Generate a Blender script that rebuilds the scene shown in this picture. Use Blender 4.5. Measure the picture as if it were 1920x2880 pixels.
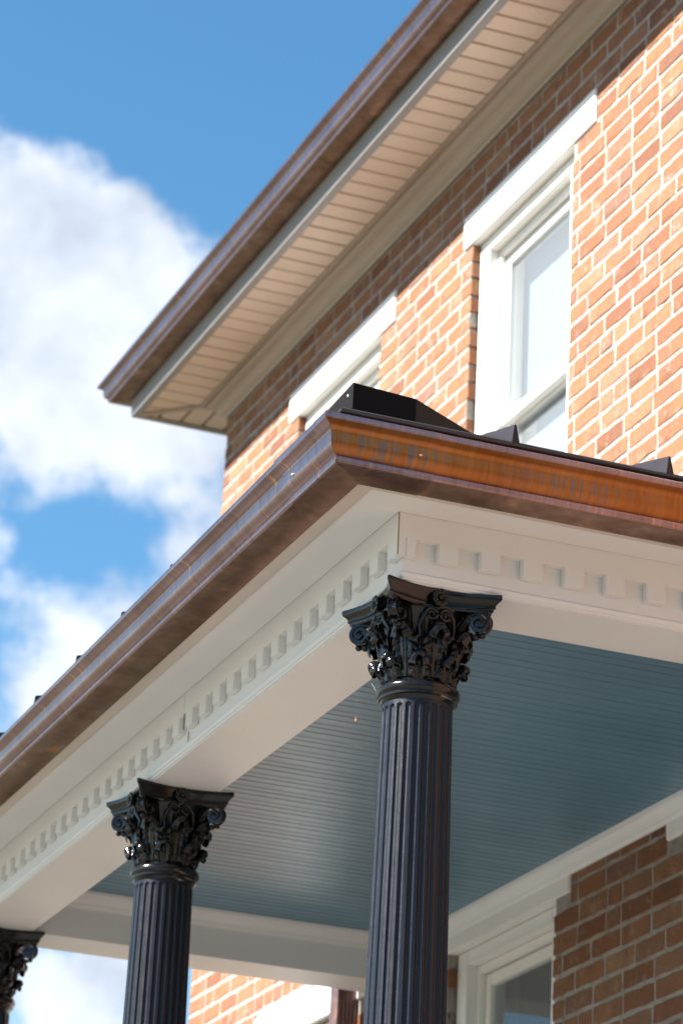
import bpy, bmesh, math, random
import numpy as np
from mathutils import Vector, Matrix
R = math.radians
rnd = random.Random(7)
sc = bpy.context.scene
for o in list(bpy.data.objects): bpy.data.objects.remove(o)

# ------------------------------------------------------------------ camera
CAM = Vector((6.8957, -2.7633, -2.9726))
rx = Vector((0.37036865, 0.92773, 0.04639699)); ux = Vector((0.32858, -0.17757, 0.927633)); fx = Vector((-0.86882772, 0.32832, 0.370599))
cd = bpy.data.cameras.new('camera'); cam = bpy.data.objects.new('camera', cd); sc.collection.objects.link(cam)
cam.matrix_world = Matrix(((rx.x, ux.x, -fx.x, CAM.x), (rx.y, ux.y, -fx.y, CAM.y), (rx.z, ux.z, -fx.z, CAM.z), (0, 0, 0, 1)))
cd.sensor_fit = 'VERTICAL'; cd.sensor_height = 36; cd.sensor_width = 24; cd.lens = 8806.13 / 2880 * 36
cd.clip_start = 0.1; cd.clip_end = 3000
cd.dof.use_dof = True; cd.dof.focus_distance = 7.75; cd.dof.aperture_fstop = 5.6; cd.dof.aperture_blades = 9
sc.camera = cam
def proj(P):
    v = Vector(P) - CAM; z = v.dot(fx)
    return 960 + 8806.13 * v.dot(rx) / z, 1440 - 8806.13 * v.dot(ux) / z, z
def pxdir(x, y):
    d = fx + rx * ((x - 960) / 8806.13) - ux * ((y - 1440) / 8806.13); return d.normalized()

# ------------------------------------------------------------------ light
SUN_EL, SUN_AZ = 43.5, -95.0          # azimuth measured from +X towards +Y
sv = Vector((math.cos(R(SUN_AZ)) * math.cos(R(SUN_EL)), math.sin(R(SUN_AZ)) * math.cos(R(SUN_EL)), math.sin(R(SUN_EL))))
sl = bpy.data.lights.new('sun', 'SUN'); sl.energy = 5.0; sl.angle = R(0.53); sl.color = (1.0, 0.945, 0.87)
so = bpy.data.objects.new('sun', sl); sc.collection.objects.link(so); so.rotation_euler = sv.to_track_quat('Z', 'Y').to_euler(); so.location = (0, -20, 30)

W = bpy.data.worlds.new('World'); sc.world = W; W.use_nodes = True
wt = W.node_tree; wn = wt.nodes; wl = wt.links
for n in list(wn): wn.remove(n)
def WN(t, **k):
    n = wn.new(t)
    for a, b in k.items(): setattr(n, a, b)
    return n
def wm(op, a, b=None, c=None, clamp=False):
    n = WN('ShaderNodeMath', operation=op, use_clamp=clamp)
    for i, v in enumerate((a, b, c)):
        if v is None: continue
        if isinstance(v, (int, float)): n.inputs[i].default_value = v
        else: wl.new(v, n.inputs[i])
    return n.outputs[0]
sky = WN('ShaderNodeTexSky', sky_type='NISHITA', sun_disc=False, sun_elevation=R(SUN_EL), sun_rotation=R(90 - SUN_AZ), air_density=1.0, dust_density=0.4, ozone_density=1.6, altitude=200)
tc = WN('ShaderNodeTexCoord')
DIR = tc.outputs['Generated']
n1 = WN('ShaderNodeTexNoise'); n1.inputs['Scale'].default_value = 22; n1.inputs['Detail'].default_value = 7; n1.inputs['Roughness'].default_value = .60; wl.new(DIR, n1.inputs['Vector'])
n2 = WN('ShaderNodeTexNoise'); n2.inputs['Scale'].default_value = 3.1; n2.inputs['Detail'].default_value = 3; wl.new(DIR, n2.inputs['Vector'])
n3 = WN('ShaderNodeTexNoise'); n3.inputs['Scale'].default_value = 30; n3.inputs['Detail'].default_value = 5; n3.inputs['Roughness'].default_value = .5; wl.new(DIR, n3.inputs['Vector'])
# cumulus banks: direction, angular radius, weight (negative = clear gap)
BL = [((60, 560), 300, 1.1), ((110, 800), 420, 1.3), ((330, 1150), 330, 1.2), ((60, 1100), 340, 1.1), ((420, 720), 230, .8), ((500, 950), 260, .9), ((480, 1250), 220, .9), ((540, 1500), 150, .8), ((280, 1850), 290, 1.15), ((40, 1960), 170, .8),
      ((60, 2060), 150, .7), ((520, 1700), 200, .6), ((-20, 1520), 80, .6), ((240, 2790), 190, 1.2), ((60, 2800), 160, 1.0),
      ((170, 1560), 150, -.45), ((620, 250), 420, -1.2), ((1100, 200), 420, -1.4), ((600, 100), 500, -.7), ((30, 1800), 120, -.5), ((150, 150), 260, -1.1), ((210, 2600), 90, -.8)]
dens = None
for (q, rad, w) in BL:
    d = pxdir(*q)
    dn = WN('ShaderNodeVectorMath', operation='DISTANCE'); wl.new(DIR, dn.inputs[0]); dn.inputs[1].default_value = d
    v = wm('MULTIPLY_ADD', dn.outputs['Value'], -1.0 / (rad / 8806.13), 1.0)
    v = wm('MAXIMUM', v, 0.0); v = wm('POWER', v, .6); v = wm('MULTIPLY', v, w)
    dens = v if dens is None else wm('ADD', dens, v)
base = wm('MULTIPLY_ADD', n2.outputs[0], 3.0, -1.55)
sep = WN('ShaderNodeSeparateXYZ'); wl.new(DIR, sep.inputs[0])
# the banks above belong to one sector of the sky; elsewhere the broad noise decides
tot = wm('ADD', wm('MULTIPLY', dens, .72), wm('MULTIPLY', base, .36))
tot = wm('ADD', tot, wm('MULTIPLY_ADD', n1.outputs[0], 3.2, -1.66))
mr = WN('ShaderNodeMapRange', interpolation_type='SMOOTHSTEP'); wl.new(tot, mr.inputs[0]); mr.inputs[1].default_value = -.12; mr.inputs[2].default_value = .74
shade = wm('MULTIPLY_ADD', n3.outputs[0], 2.6, -.75, clamp=True)
cc = WN('ShaderNodeMix', data_type='RGBA'); wl.new(shade, cc.inputs[0]); cc.inputs[6].default_value = (.50, .565, .66, 1); cc.inputs[7].default_value = (.86, .90, .98, 1)
skyv = WN('ShaderNodeVectorMath', operation='SCALE'); wl.new(sky.outputs[0], skyv.inputs[0]); skyv.inputs[3].default_value = 1.0
hs = WN('ShaderNodeHueSaturation'); wl.new(sky.outputs[0], hs.inputs['Color']); hs.inputs['Saturation'].default_value = 1.25; hs.inputs['Hue'].default_value = .49; hs.inputs['Value'].default_value = 1.0
cs = WN('ShaderNodeVectorMath', operation='SCALE'); wl.new(cc.outputs[2], cs.inputs[0]); cs.inputs[3].default_value = 6.0
mix = WN('ShaderNodeMix', data_type='RGBA'); wl.new(wm('MULTIPLY', mr.outputs[0], .93), mix.inputs[0]); wl.new(hs.outputs[0], mix.inputs[6]); wl.new(cs.outputs[0], mix.inputs[7])
bg = WN('ShaderNodeBackground'); bg.inputs['Strength'].default_value = .052; wl.new(mix.outputs[2], bg.inputs['Color'])
wo = WN('ShaderNodeOutputWorld'); wl.new(bg.outputs[0], wo.inputs[0])

sc.view_settings.view_transform = 'Standard'; sc.view_settings.look = 'None'; sc.view_settings.gamma = 1; sc.view_settings.use_curve_mapping = False
sc.view_settings.exposure = 2.08
sc.render.engine = 'CYCLES'; sc.cycles.max_bounces = 8; sc.cycles.diffuse_bounces = 5

# ------------------------------------------------------------------ materials
def mat(name, base=(.8, .8, .8), rough=.5, metal=0, spec=.5, coat=0):
    m = bpy.data.materials.new(name); m.use_nodes = True
    b = m.node_tree.nodes['Principled BSDF']
    b.inputs['Base Color'].default_value = (*base, 1); b.inputs['Roughness'].default_value = rough; b.inputs['Metallic'].default_value = metal
    b.inputs['Specular IOR Level'].default_value = spec; b.inputs['Coat Weight'].default_value = coat
    return m
class NT:
    def __init__(s, m): s.t = m.node_tree; s.b = s.t.nodes['Principled BSDF']
    def n(s, t, **k):
        n = s.t.nodes.new(t)
        for a, b in k.items():
            if a in ('inp',):
                for kk, vv in b.items():
                    if hasattr(vv, 'is_linked') or isinstance(vv, bpy.types.NodeSocket): s.t.links.new(vv, n.inputs[kk])
                    else: n.inputs[kk].default_value = vv
            else: setattr(n, a, b)
        return n
    def l(s, a, b): s.t.links.new(a, b)
    def m(s, op, a, b=None, c=None, clamp=False):
        n = s.t.nodes.new('ShaderNodeMath'); n.operation = op; n.use_clamp = clamp
        for i, v in enumerate((a, b, c)):
            if v is None: continue
            if isinstance(v, (int, float)): n.inputs[i].default_value = v
            else: s.l(v, n.inputs[i])
        return n.outputs[0]
    def pos(s, scale=(1, 1, 1)):
        g = s.n('ShaderNodeNewGeometry'); mp = s.n('ShaderNodeMapping'); mp.inputs['Scale'].default_value = scale; s.l(g.outputs['Position'], mp.inputs[0]); return mp.outputs[0]
    def noise(s, scale, detail=4, rough=.5, vec=None, dist=0):
        n = s.n('ShaderNodeTexNoise'); n.inputs['Scale'].default_value = scale; n.inputs['Detail'].default_value = detail; n.inputs['Roughness'].default_value = rough; n.inputs['Distortion'].default_value = dist
        s.l(vec if vec is not None else s.pos(), n.inputs['Vector']); return n.outputs[0]
    def ramp(s, f, stops):
        r = s.n('ShaderNodeValToRGB'); e = r.color_ramp.elements
        while len(e) < len(stops): e.new(.5)
        for i, (p, c) in enumerate(stops):
            e[i].position = p; e[i].color = (*c, 1) if len(c) == 3 else c
        s.l(f, r.inputs[0]); return r.outputs[0]
    def mix(s, f, a, b, mode='MIX'):
        n = s.n('ShaderNodeMix', data_type='RGBA', blend_type=mode)
        for i, v in ((0, f), (6, a), (7, b)):
            if isinstance(v, (int, float)): n.inputs[i].default_value = v
            elif isinstance(v, tuple): n.inputs[i].default_value = (*v, 1) if len(v) == 3 else v
            else: s.l(v, n.inputs[i])
        return n.outputs[2]
    def bump(s, h, strength=.3, dist=.002):
        b = s.n('ShaderNodeBump'); b.inputs['Strength'].default_value = strength; b.inputs['Distance'].default_value = dist; s.l(h, b.inputs['Height']); s.l(b.outputs[0], s.b.inputs['Normal'])
    def col(s, c): s.l(c, s.b.inputs['Base Color'])
    def rough(s, c): s.l(c, s.b.inputs['Roughness'])

def white_paint(name, c, rough=.42, dirt=.5):
    m = mat(name, c, rough, spec=.4); t = NT(m)
    a = t.noise(2.2, 5, .6); b = t.noise(60, 3, .6); sp = t.noise(95, 2, .5)
    k = t.ramp(a, [(.3, (.93, .93, .93)), (.7, (1, 1, 1))])
    spots = t.ramp(sp, [(.745, (1, 1, 1)), (.79, (.45, .40, .34))])
    big = t.noise(14, 6, .7)
    st = t.ramp(big, [(.70, (1, 1, 1)), (.80, (.86, .83, .78))])
    c1 = t.mix(1, c, k, 'MULTIPLY'); c1 = t.mix(dirt, c1, t.mix(1, c1, spots, 'MULTIPLY')); c1 = t.mix(dirt, c1, t.mix(1, c1, st, 'MULTIPLY'))
    t.col(c1); t.bump(b, .12, .001); return m
M_trim = white_paint('porch_white_paint', (.745, .745, .74))
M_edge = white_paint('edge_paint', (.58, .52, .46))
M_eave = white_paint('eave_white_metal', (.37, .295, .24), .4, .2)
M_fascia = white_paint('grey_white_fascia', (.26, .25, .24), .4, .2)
M_frame = white_paint('window_vinyl', (.80, .78, .74), .32, .1)
M_lintel = white_paint('lintel_paint', (.82, .80, .77), .5, .15)

def soffit_mat(name, perf):
    m = mat(name, (.60, .47, .38), .45, spec=.35); t = NT(m)
    if perf:
        v = t.n('ShaderNodeTexVoronoi'); v.inputs['Scale'].default_value = 85; v.inputs['Randomness'].default_value = 0.0
        t.l(t.pos(), v.inputs['Vector'])
        d = t.ramp(v.outputs['Distance'], [(.22, (.45, .45, .45)), (.34, (1, 1, 1))])
        t.col(t.mix(1, (.62, .49, .40), d, 'MULTIPLY'))
    else:
        t.col(t.mix(1, (.62, .49, .40), t.ramp(t.noise(4, 4), [(.3, (.94, .94, .94)), (.7, (1, 1, 1))]), 'MULTIPLY'))
    return m
M_sof = soffit_mat('soffit_vinyl', False); M_sofp = soffit_mat('soffit_vinyl_perforated', True)

def copper(name, along, orange):
    """along: axis index of the run, streaks run down across it"""
    m = mat(name, (.6, .3, .15), .3, metal=1); t = NT(m)
    scl = [120, 120, 9]; scl[1 - along] = 9 if True else 120
    scl = (120, 9, 9) if along == 0 else (9, 120, 9)
    fine = t.noise(1, 5, .65, t.pos(scl))
    scl2 = (60, 3, 8) if along == 0 else (3, 75, 6)
    streak = t.noise(1, 4, .55, t.pos(scl2), 0)
    broad = t.noise(2.6, 4, .6)
    if orange:
        a = t.ramp(fine, [(.3, (.21, .078, .022)), (.55, (.32, .130, .040)), (.75, (.44, .20, .08))])
        b = t.ramp(broad, [(.35, (.22, .085, .028)), (.65, (.42, .175, .06))])
        c = t.mix(.45, a, b)
        gt = t.m('MULTIPLY', t.ramp(streak, [(.515, (0, 0, 0)), (.55, (1, 1, 1))]), t.ramp(t.noise(1, 3, .5, t.pos((2, 3.0, 3))), [(.42, (0, 0, 0)), (.56, (1, 1, 1))]))
        gz = t.n('ShaderNodeSeparateXYZ'); t.l(t.pos(), gz.inputs[0]); zm = t.ramp(t.m('MULTIPLY_ADD', gz.outputs[2], 10, .3), [(.18, (.6, .6, .6)), (.36, (1, 1, 1)), (.60, (.9, .9, .9)), (.95, (0, 0, 0))]); gt = t.m('MULTIPLY', gt, zm)
        c = t.mix(t.m('MULTIPLY', gt, .95), c, (.155, .135, .14))
        t.rough(t.m('MULTIPLY_ADD', fine, .2, .24))
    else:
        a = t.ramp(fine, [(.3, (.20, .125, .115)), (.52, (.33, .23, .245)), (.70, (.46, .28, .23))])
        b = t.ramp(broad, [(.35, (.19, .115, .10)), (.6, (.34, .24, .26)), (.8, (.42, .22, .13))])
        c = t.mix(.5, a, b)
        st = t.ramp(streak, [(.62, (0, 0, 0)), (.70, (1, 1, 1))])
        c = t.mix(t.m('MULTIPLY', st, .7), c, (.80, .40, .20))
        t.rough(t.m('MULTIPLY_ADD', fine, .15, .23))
    t.col(c); t.bump(fine, .08, .001)
    return m
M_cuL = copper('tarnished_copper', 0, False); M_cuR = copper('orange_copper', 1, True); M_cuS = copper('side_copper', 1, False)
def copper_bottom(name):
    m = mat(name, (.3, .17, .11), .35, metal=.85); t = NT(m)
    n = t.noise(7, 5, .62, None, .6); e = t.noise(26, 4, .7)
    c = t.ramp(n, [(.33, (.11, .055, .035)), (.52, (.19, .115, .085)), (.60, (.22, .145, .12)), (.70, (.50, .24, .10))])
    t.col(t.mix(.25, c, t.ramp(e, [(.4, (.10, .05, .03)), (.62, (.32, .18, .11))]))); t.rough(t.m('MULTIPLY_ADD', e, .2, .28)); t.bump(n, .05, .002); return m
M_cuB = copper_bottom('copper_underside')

def black_paint(name, c, rough, bs, bstr, sp=.42):
    m = mat(name, c, rough, spec=sp); t = NT(m)
    n = t.noise(bs, 3, .6); g = t.noise(30, 4, .6)
    t.bump(n, bstr, .0012); t.rough(t.m('MULTIPLY_ADD', g, .18, rough - .08)); 
    return m
M_cap = black_paint('gloss_black_paint', (.005, .005, .006), .13, 170, .25)
M_shaft = black_paint('satin_black_shaft', (.006, .0075, .013), .31, 420, .5, .34)
M_capm = mat('dark_hip_cap', (.010, .0085, .009), .65, spec=.06)
M_roof = black_paint('dark_bronze_metal', (.022, .017, .018), .40, 25, .04, .28)

def ceil_mat():
    m = mat('teal_ceiling_paint', (.13, .24, .31), .33, spec=.5); t = NT(m)
    t.col(t.ramp(t.noise(3, 4, .5, t.pos((1, .35, 1))), [(.3, (.088, .200, .280)), (.7, (.110, .232, .318))])); t.bump(t.noise(90, 3, .6), .06, .001); t.rough(t.m('MULTIPLY_ADD', t.noise(8, 3), .12, .26)); return m
M_ceil = ceil_mat()

def brick_mat():
    m = mat('old_orange_brick', (.4, .18, .08), .85, spec=.25); t = NT(m)
    g = t.n('ShaderNodeNewGeometry'); oi = t.n('ShaderNodeObjectInfo')
    r = t.m('FRACT', t.m('ADD', g.outputs['Random Per Island'], oi.outputs['Random']))
    c = t.ramp(r, [(0, (.145, .059, .031)), (.18, (.20, .084, .041)), (.40, (.24, .110, .053)), (.62, (.215, .093, .045)), (.78, (.265, .140, .076)), (.9, (.18, .091, .062)), (1, (.23, .117, .061))])
    n = t.noise(9, 6, .7); f = t.noise(70, 4, .7); v = t.noise(1, 4, .6, t.pos((22, 22, 5)))
    c = t.mix(t.m('MULTIPLY', t.ramp(n, [(.47, (0, 0, 0)), (.66, (1, 1, 1))]), .60), c, (.15, .075, .05))
    c = t.mix(t.m('MULTIPLY', t.ramp(v, [(.56, (0, 0, 0)), (.72, (1, 1, 1))]), .55), c, (.10, .058, .045))
    c = t.mix(t.m('MULTIPLY', t.ramp(t.noise(17, 5, .7), [(.56, (0, 0, 0)), (.70, (1, 1, 1))]), .5), c, (.34, .26, .21))
    c = t.mix(1, c, t.ramp(f, [(.3, (.78, .78, .78)), (.7, (1.12, 1.12, 1.12))]), 'MULTIPLY')
    t.col(c); t.bump(t.m('ADD', f, t.m('MULTIPLY', n, 1.5)), .55, .004); return m
M_brick = brick_mat()
def mortar_mat():
    m = mat('lime_mortar', (.5, .45, .4), .9, spec=.2); t = NT(m)
    c = t.ramp(t.noise(13, 6, .7), [(.22, (.10, .088, .075)), (.38, (.24, .215, .19)), (.6, (.34, .31, .28)), (.8, (.27, .245, .215))])
    c = t.mix(t.m('MULTIPLY', t.ramp(t.noise(34, 3, .6), [(.63, (0, 0, 0)), (.72, (1, 1, 1))]), .85), c, (.06, .05, .045))
    t.col(c); t.bump(t.noise(60, 5, .7), .8, .006); return m
M_mortar = mortar_mat()

def glass_mat(name, tint=(.9, .95, .97)):
    m = bpy.data.materials.new(name); m.use_nodes = True; t = m.node_tree; t.nodes.clear()
    o = t.nodes.new('ShaderNodeOutputMaterial'); mx = t.nodes.new('ShaderNodeMixShader'); tr = t.nodes.new('ShaderNodeBsdfTransparent'); gl = t.nodes.new('ShaderNodeBsdfGlossy'); fr = t.nodes.new('ShaderNodeFresnel')
    tr.inputs[0].default_value = (*tint, 1); gl.inputs['Roughness'].default_value = .01; fr.inputs[0].default_value = 1.5; ge = t.nodes.new('ShaderNodeNewGeometry'); mu = t.nodes.new('ShaderNodeMath'); mu.operation = 'SUBTRACT'; mu.use_clamp = True
    t.links.new(fr.outputs[0], mu.inputs[0]); t.links.new(ge.outputs['Backfacing'], mu.inputs[1])
    t.links.new(mu.outputs[0], mx.inputs[0]); t.links.new(tr.outputs[0], mx.inputs[1]); t.links.new(gl.outputs[0], mx.inputs[2]); df = t.nodes.new('ShaderNodeBsdfDiffuse'); df.inputs[0].default_value = (.8, .82, .84, 1); m2 = t.nodes.new('ShaderNodeMixShader'); m2.inputs[0].default_value = .075
    t.links.new(mx.outputs[0], m2.inputs[1]); t.links.new(df.outputs[0], m2.inputs[2]); t.links.new(m2.outputs[0], o.inputs[0]); return m
M_glass = glass_mat('window_glass')
M_blind = mat('roller_blind', (.15, .162, .172), .8); M_dark = mat('dark_room', (.06, .055, .05), .9); M_curt = mat('grey_curtain', (.22, .21, .19), .9)
M_caulk = mat('old_caulk', (.26, .20, .15), .8)
M_alu = mat('bare_rivet', (.75, .6, .5), .25, metal=1)

def ground_mat(kind):
    m = mat(kind, (.3, .3, .3), .9); t = NT(m)
    if kind == 'lawn': t.col(t.ramp(t.noise(3, 6, .7), [(.3, (.058, .054, .033)), (.7, (.085, .080, .052))]))
    else: t.col(t.ramp(t.noise(2.5, 6, .7), [(.3, (.117, .112, .105)), (.7, (.155, .150, .141))]))
    t.bump(t.noise(40, 4), .4, .01); return m
M_lawn = ground_mat('lawn'); M_conc = ground_mat('concrete')

# ------------------------------------------------------------------ mesh helpers
def link(name, me, m, parent=None, loc=(0, 0, 0), smooth=None):
    if m is not None and len(me.materials) == 0: me.materials.append(m)
    if smooth is not None:
        me.polygons.foreach_set('use_smooth', [True] * len(me.polygons)); me.set_sharp_from_angle(angle=R(smooth))
    o = bpy.data.objects.new(name, me); sc.collection.objects.link(o)
    if parent is not None: o.parent = parent
    o.location = loc; return o
def empty(name, loc, label, cat, group=None):
    o = bpy.data.objects.new(name, None); sc.collection.objects.link(o); o.location = loc; o.empty_display_size = .2
    o['label'] = label; o['category'] = cat
    if group: o['group'] = group
    return o
def pydata(name, V, F): 
    me = bpy.data.meshes.new(name); me.from_pydata([tuple(v) for v in V], [], [tuple(f) for f in F]); me.update(); return me
def part(name, V, F, m, thing, smooth=None, parent=None):
    """vertices in world coordinates; thing = the top-level Empty (origin of the local frame)"""
    b = thing.location if thing is not None else Vector((0, 0, 0))
    V = [(v[0] - b.x, v[1] - b.y, v[2] - b.z) for v in V]
    return link(name, pydata(name, V, F), m, parent if parent is not None else thing, smooth=smooth)
class MB:
    def __init__(s): s.V = []; s.F = []
    def box(s, x0, x1, y0, y1, z0, z1):
        n = len(s.V); s.V += [(x0, y0, z0), (x1, y0, z0), (x1, y1, z0), (x0, y1, z0), (x0, y0, z1), (x1, y0, z1), (x1, y1, z1), (x0, y1, z1)]
        s.F += [(n, n + 3, n + 2, n + 1), (n + 4, n + 5, n + 6, n + 7), (n, n + 1, n + 5, n + 4), (n + 1, n + 2, n + 6, n + 5), (n + 2, n + 3, n + 7, n + 6), (n + 3, n, n + 4, n + 7)]
        return s
    def add(s, V, F):
        n = len(s.V); s.V += list(V); s.F += [tuple(i + n for i in f) for f in F]; return s
    def done(s, name, m, thing, smooth=None, parent=None, bev=0):
        if bev:
            o = part(name, s.V, s.F, m, thing, None, parent); bm = bmesh.new(); bm.from_mesh(o.data); bmesh.ops.bevel(bm, geom=bm.edges[:], offset=bev, segments=2, affect='EDGES'); bm.to_mesh(o.data); bm.free()
            o.data.polygons.foreach_set('use_smooth', [True] * len(o.data.polygons)); o.data.set_sharp_from_angle(angle=R(50)); return o
        return part(name, s.V, s.F, m, thing, smooth, parent)
def sweep(prof, stations, closed=True, caps=False, shear=None):
    """prof: list of (outward, z); stations: list of ((x,y),(dx,dy))"""
    V = []; F = []; n = len(prof)
    for (b, d) in stations:
        for (o, z) in prof:
            x = b[0] + d[0] * o; y = b[1] + d[1] * o; V.append((x, y, z + (shear(x, y, z) if shear else 0)))
    m = n if closed else n - 1
    for s in range(len(stations) - 1):
        for i in range(m):
            j = (i + 1) % n; a = s * n
            F.append((a + i, a + j, a + n + j, a + n + i))
    if caps and closed:
        F.append(tuple(range(n))); k = (len(stations) - 1) * n; F.append(tuple(k + i for i in reversed(range(n))))
    return V, F
def grid(f, nu, nv, closeu=False):
    V = []; F = []
    for j in range(nv + 1):
        for i in range(nu + (0 if closeu else 1)): V.append(f(i / nu, j / nv))
    w = nu + (0 if closeu else 1)
    for j in range(nv):
        for i in range(nu):
            a = j * w + i; b = j * w + (i + 1) % w; F.append((a, b, b + w, a + w))
    return V, F
def lathe(prof, n=48): return grid(lambda u, v: (prof[round(v * (len(prof) - 1))][0] * math.cos(2 * math.pi * u), prof[round(v * (len(prof) - 1))][0] * math.sin(2 * math.pi * u), prof[round(v * (len(prof) - 1))][1]), n, len(prof) - 1, True)
def tube(path, rad, n=8):
    V = []; F = []; P = [Vector(p) for p in path]
    up = Vector((0, 0, 1))
    for i, p in enumerate(P):
        t = (P[min(i + 1, len(P) - 1)] - P[max(i - 1, 0)]).normalized(); a = t.cross(up)
        if a.length < 1e-4: a = Vector((1, 0, 0))
        a.normalize(); b = t.cross(a); r = rad[i] if isinstance(rad, (list, tuple)) else rad
        for k in range(n): V.append(tuple(p + (a * math.cos(2 * math.pi * k / n) + b * math.sin(2 * math.pi * k / n)) * r))
    for i in range(len(P) - 1):
        for k in range(n): F.append((i * n + k, i * n + (k + 1) % n, (i + 1) * n + (k + 1) % n, (i + 1) * n + k))
    F.append(tuple(range(n))); F.append(tuple((len(P) - 1) * n + k for k in reversed(range(n))))
    return V, F

GZ = -4.4; DZ = -3.05; YW = 1.8
# ------------------------------------------------------------------ ground
def struct(name, V, F, m): o = link(name, pydata(name, V, F), m); o['kind'] = 'structure'; return o
def sheet(name, x0, x1, y0, y1, z, m): return struct(name, [(x0, y0, z), (x1, y0, z), (x1, y1, z), (x0, y1, z)], [(0, 1, 2, 3)], m)
sheet('lawn', -1200, 1200, -1200, 1200, GZ, M_lawn)
sheet('driveway', .9, 9.5, -11, 30, GZ + .004, M_conc)
sheet('path', -10, .9, -3.6, -.9, GZ + .004, M_conc)

def reflection_treeline():  # unseen treeline behind the camera, added to darken reflections in copper, roof and columns
    V = []; F = []; rr = random.Random(5); N = 110
    for i in range(N + 1):
        y = -70 + 150 * i / N; x = 42 + 4 * math.sin(i * .21); h = 9 + 3.5 * math.sin(i * .37) + 2.5 * math.sin(i * 1.13 + 1) + rr.uniform(-1, 1)
        for (dx, k) in ((0, 0), (-1.5, .25), (-2.2, .55), (-.6, .85), (1.5, 1.0), (5, .8), (9, 0)): V.append((x + dx + rr.uniform(-.8, .8), y + rr.uniform(-.4, .4), GZ - .2 + h * k))
    for i in range(N):
        for j in range(6): a = i * 7 + j; F.append((a, a + 1, a + 8, a + 7))
    o = link('reflection_treeline', pydata('reflection_treeline', V, F), M_refl_treeline, smooth=80); o['kind'] = 'structure'
M_refl_treeline = mat('reflection_treeline', (.05, .065, .03), .9); reflection_treeline()
# ------------------------------------------------------------------ the house
house = empty('brick_house', (-2, YW, GZ), 'two-storey orange brick house with white window lintels under a copper-guttered eave', 'house')
HX0, HX1, HZ1 = -6.865, 4.0, 3.32
OPEN = [(-3.80, -2.85, 1.25, 2.888), (-5.80, -4.80, 1.25, 2.888), (-1.10, -.15, 1.25, 2.888), (1.3, 2.25, 1.25, 2.888),
        (-3.79, -2.87, -1.95, -.112), (-5.80, -4.80, -1.95, -.112), (-1.83, -.90, -2.95, -.112)]
LINT = []
for (a, b, c, d) in OPEN: LINT.append((a - (.085 if a != -5.80 else .115), b + (.17 if d < 0 and a > -4 and a < -3 else .2), d, d + (.143 if d > 0 else .145)))
LINT[4] = (-3.87, -2.737, -.112, .033); LINT[0] = (-3.88, -2.64, 2.888, 3.033); LINT[1] = (-5.92, -4.63, 2.888, 3.033); LINT[5] = (-5.92, -4.63, -.108, .036); LINT[6] = (-2.0, -.75, -.112, .033)
# mortar core with the openings left out
mb = MB(); OPX = [(a - .014, b + .014, c, d) for a, b, c, d in OPEN]; xs = sorted(set([HX0 + .006, HX1] + [v for o in OPX for v in o[:2]])); zs = sorted(set([GZ - .3, HZ1] + [v for o in OPEN for v in o[2:]]))
def inopen(x, z): return any(a < x < b and c < z < d for a, b, c, d in OPX)
for i in range(len(zs) - 1):
    run = None
    for j in range(len(xs) - 1):
        solid = not inopen((xs[j] + xs[j + 1]) / 2, (zs[i] + zs[i + 1]) / 2)
        if solid and run is None: run = xs[j]
        if run is not None and (not solid or j == len(xs) - 2):
            e = xs[j + 1] if solid else xs[j]
            mb.box(run, e, YW + .0022, YW + .3, zs[i], zs[i + 1]); run = None
core = mb.done('mortar_wall', M_mortar, house)
mb = MB(); mb.box(HX0 + .006, HX0 + .3, YW + .3, YW + 9, GZ - .3, HZ1); mb.box(HX0 + .3, HX1, YW + 8.7, YW + 9, GZ - .3, HZ1); mb.box(HX1 - .3, HX1, YW + .3, YW + 8.7, GZ - .3, HZ1)
mb.done('rear_wall', M_brick, house)
mb = MB(); mb.box(HX0 + .3, HX1 - .3, YW + 2.2, YW + 2.25, GZ, HZ1); mb.box(HX0 + .3, HX1 - .3, YW + .31, YW + 2.2, 3.0, 3.05); mb.box(HX0 + .3, HX1 - .3, YW + .31, YW + 2.2, .3, .35)
mb.done('interior', M_dark, house)

# bricks ----------------------------------------------------
CH, BLn, MJ = .0783, .2265, .0115
def brick_variant(seed, L, H, D=.1):
    r = random.Random(seed); nx, nz = 4, 2
    V = []; F = []
    bev = .004
    def edge(u, w):   # irregular outline
        e = 0
        return ((u - .5) * L + r.uniform(-.0030, .0030), (w - .5) * H + r.uniform(-.0030, .0030))
    ring = []
    P = [[edge(i / nx, k / nz) for i in range(nx + 1)] for k in range(nz + 1)]
    tilt = r.uniform(-.012, .012); ty = r.uniform(-.012, .012)
    front = []
    for k in range(nz + 1):
        for i in range(nx + 1):
            x, z = P[k][i]; on = i in (0, nx) or k in (0, nz)
            x2 = x * (1 - 2 * bev / L) if on else x; z2 = z * (1 - 2 * bev / H) if on else z
            V.append((x2, 0 + tilt * x * .5 + ty * z + r.uniform(-.0008, .0008), z2))
    F += [(k * (nx + 1) + i, k * (nx + 1) + i + 1, (k + 1) * (nx + 1) + i + 1, (k + 1) * (nx + 1) + i) for k in range(nz) for i in range(nx)]
    bd = [(0, i) for i in range(nx + 1)] + [(k, nx) for k in range(1, nz + 1)] + [(nz, i) for i in range(nx - 1, -1, -1)] + [(k, 0) for k in range(nz - 1, 0, -1)]
    f0 = [k * (nx + 1) + i for k, i in bd]; n = len(V)
    for k, i in bd: V.append((P[k][i][0], .004, P[k][i][1]))
    m_ = len(V)
    for k, i in bd: V.append((P[k][i][0], D, P[k][i][1]))
    q = len(bd)
    for s in range(q):
        t = (s + 1) % q; F.append((f0[t], f0[s], n + s, n + t)); F.append((n + t, n + s, m_ + s, m_ + t))
    return V, F
NV = 10
varF = [brick_variant(s, BLn - MJ, CH - MJ) for s in range(NV)]
bricks = []   # (x0,x1,zc)
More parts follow.
